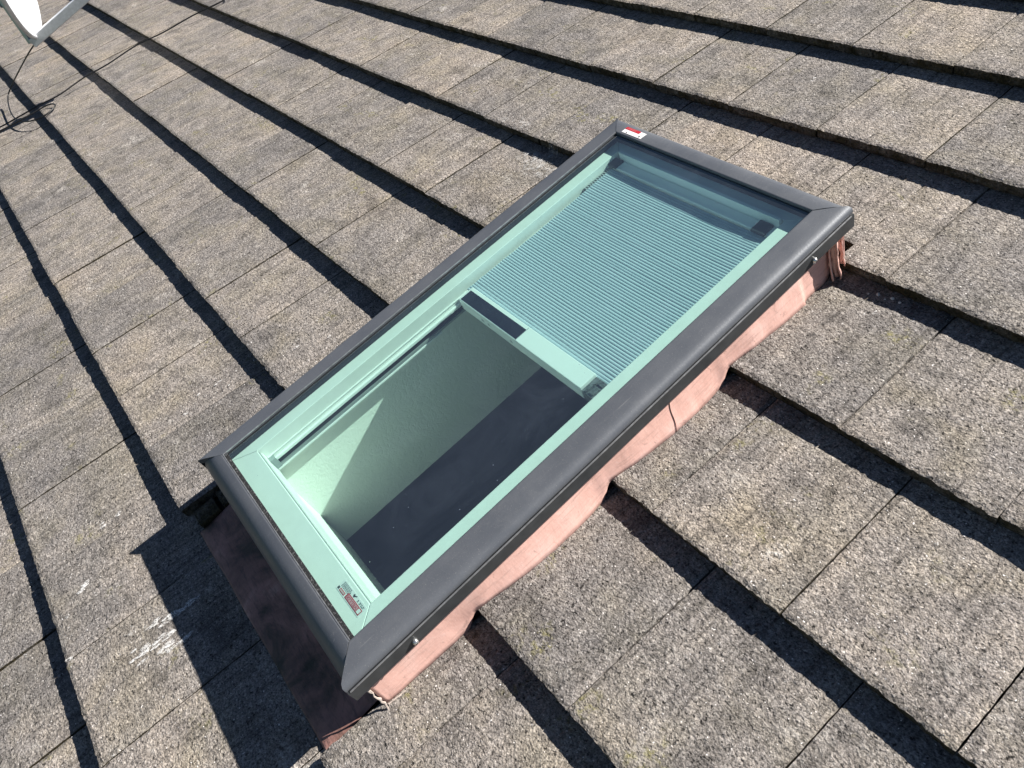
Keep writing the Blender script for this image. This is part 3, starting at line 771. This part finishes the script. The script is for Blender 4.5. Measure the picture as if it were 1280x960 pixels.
# loose grit against the butt at the upper right of the skylight
q = MB(); rr = random.Random(4)
for (u, v, r_) in ((1.30, 1.46, .016), (1.38, 1.475, .014), (1.43, 1.47, .012), (1.35, 1.45, .008), (1.25, 1.44, .007)):
    n0 = len(q.v); z = surf(u, v) + r_ * .7
    q.v += [(u + r_ * math.cos(t) * rr.uniform(.7, 1.1), v + r_ * math.sin(t) * rr.uniform(.7, 1.1), z + rr.uniform(-.2, .2) * r_) for t in (0, 1.05, 2.1, 3.14, 4.2, 5.25)] + [(u, v, z + r_ * .7), (u, v, z - r_ * .8)]
    q.f += [(n0 + j, n0 + (j + 1) % 6, n0 + 6) for j in range(6)] + [(n0 + (j + 1) % 6, n0 + j, n0 + 7) for j in range(6)]
q.build('grit', M_GRAV, roof)
# broken mortar pieces in the gap left of the apron
q = MB(); rr = random.Random(6)
for (u, v, a, b, h) in ((-1.045, -2.42, .15, .16, .012), (-1.05, -2.22, .16, .18, .03), (-1.05, -1.9, .15, .35, .02)):
    q.box(u - a / 2, u + a / 2, v - b / 2, v + b / 2, -.15, surf(u, v) - .045 + h)
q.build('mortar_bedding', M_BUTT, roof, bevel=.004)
MB().box(-1.14, -.955, -2.56, -1.55, -.21, -.112).build('batten', M_DECK, roof)

# ------------------------------------------------------------------ satellite dish
J = Vector((-10.39, -.85, .80)); E_ = Vector((-10.09, .62, 1.06))
r2 = math.radians(22); UP = Vector((0, math.sin(r2), math.cos(r2)))
az, el = math.radians(70), math.radians(5)
f_ = Vector((math.cos(az), math.sin(az) * math.cos(r2), -math.sin(az) * math.sin(r2)))
nn = (f_ * math.cos(el) + UP * math.sin(el)).normalized(); dd = (UP - nn * UP.dot(nn)).normalized(); ss = dd.cross(nn)
RD = .92; J2 = Vector((-10.47, -.79, .80)); Cd = J2 + dd * RD * 1.1
mast_base = Vector((-14.6, -1.9, 0)); mast_base.z = surf(mast_base.x, mast_base.y)
DB = tuple(mast_base)
dish = empty('satellite_dish', DB); tag(dish, 'white satellite dish on a galvanised mast at the upper left of the roof', 'satellite dish')
def dish_shell(depth, off_, name, mat, r0=1.0):
    vs = []; fs = []; A_ = 64; R_ = 8
    for j in range(R_ + 1):
        r_ = j / R_ * r0
        for i in range(A_):
            t = 2 * math.pi * i / A_
            p = Cd + (ss * math.sin(t) + dd * math.cos(t) * 1.1) * RD * r_ - nn * (depth * (1 - r_ * r_) + off_)
            vs.append(tuple(p))
    for j in range(R_):
        for i in range(A_): a = j * A_ + i; b = j * A_ + (i + 1) % A_; fs.append((a, b, b + A_, a + A_))
    return mesh_obj(name, vs, fs, mat, dish, DB, 'raw')
dish_shell(.16, 0, 'reflector', M_DISHW); dish_shell(.16, .05, 'reflector_back', M_DISHG, 1.012)
vs = []; fs = []; A_ = 96
for i in range(A_):
    t = 2 * math.pi * i / A_; dr = (ss * math.sin(t) + dd * math.cos(t) * 1.1)
    for (r_, h) in ((1.0, .004), (1.022, 0), (1.03, -.02), (1.022, -.055), (1.0, -.055)): vs.append(tuple(Cd + dr * RD * r_ + nn * h))
for i in range(A_):
    for j in range(4): a = i * 5 + j; b = ((i + 1) % A_) * 5 + j; fs.append((a, b, b + 1, a + 1))
mesh_obj('rim', vs, fs, M_GALV, dish, DB)
def bar(p, q_, w_, h_, name, mat, up=None):
    p = Vector(p); q_ = Vector(q_); d = (q_ - p).normalized(); up = (up or UP); x = d.cross(up).normalized(); y = x.cross(d)
    vs = [tuple(c_ + x * a * w_ / 2 + y * b * h_ / 2) for c_ in (p, q_) for a, b in ((-1, -1), (1, -1), (1, 1), (-1, 1))]
    o = mesh_obj(name, vs, [(0, 1, 2, 3), (7, 6, 5, 4), (0, 4, 5, 1), (1, 5, 6, 2), (2, 6, 7, 3), (3, 7, 4, 0)], mat, dish, DB)
    md = o.modifiers.new('bevel', 'BEVEL'); md.width = .01 * S; md.segments = 2
    return o
ad = (E_ - J).normalized()
bar(J - ad * .10, E_, .13, .13, 'feed_arm', M_GALV)
bar(J2 - nn * .05, J + ad * .03, .16, .07, 'arm_bracket', M_GALV)
q = MB(); q.tube([tuple(E_ + UP * .04 - nn * .05), tuple(E_ + UP * .12 - nn * .12), tuple(E_ + UP * .16 - nn * .2)], [.10, .10, .13], 14); q.build('receiver', M_DISHW, dish, DB)
hub = Cd - nn * .22 - dd * .25
q = MB(); q.tube([tuple(mast_base), tuple(Vector((mast_base.x, mast_base.y, mast_base.z)) + UP * .9), tuple(hub - nn * .12)], .06, 12); q.build('mast', M_GALV, dish, DB, smooth=True)
bar(J - ad * .1, hub - nn * .1, .1, .06, 'support_strut', M_GALV)
MB().box(mast_base.x - .3, mast_base.x + .3, mast_base.y - .25, mast_base.y + .25, mast_base.z - .02, mast_base.z + .03).build('foot_plate', M_GALV, dish, DB, bevel=.006)
bpy.context.view_layer.update()

# ------------------------------------------------------------------ cables
def cable(pts, label, r_=.0105):
    P = []
    for p in catmull(pts, 8):
        p.z = max(p.z, r_ + .012); P.append(p)
    q = MB(); q.tube(P, r_, 8); o = q.build('cable', M_CABLE, None, pts[-2], smooth=True); tag(o, label, 'cable')
cable(CABLE, 'long black cable running across the tile courses at the upper left')
cable(LOOP, 'black cable hanging from the satellite dish and coiling on the tiles')
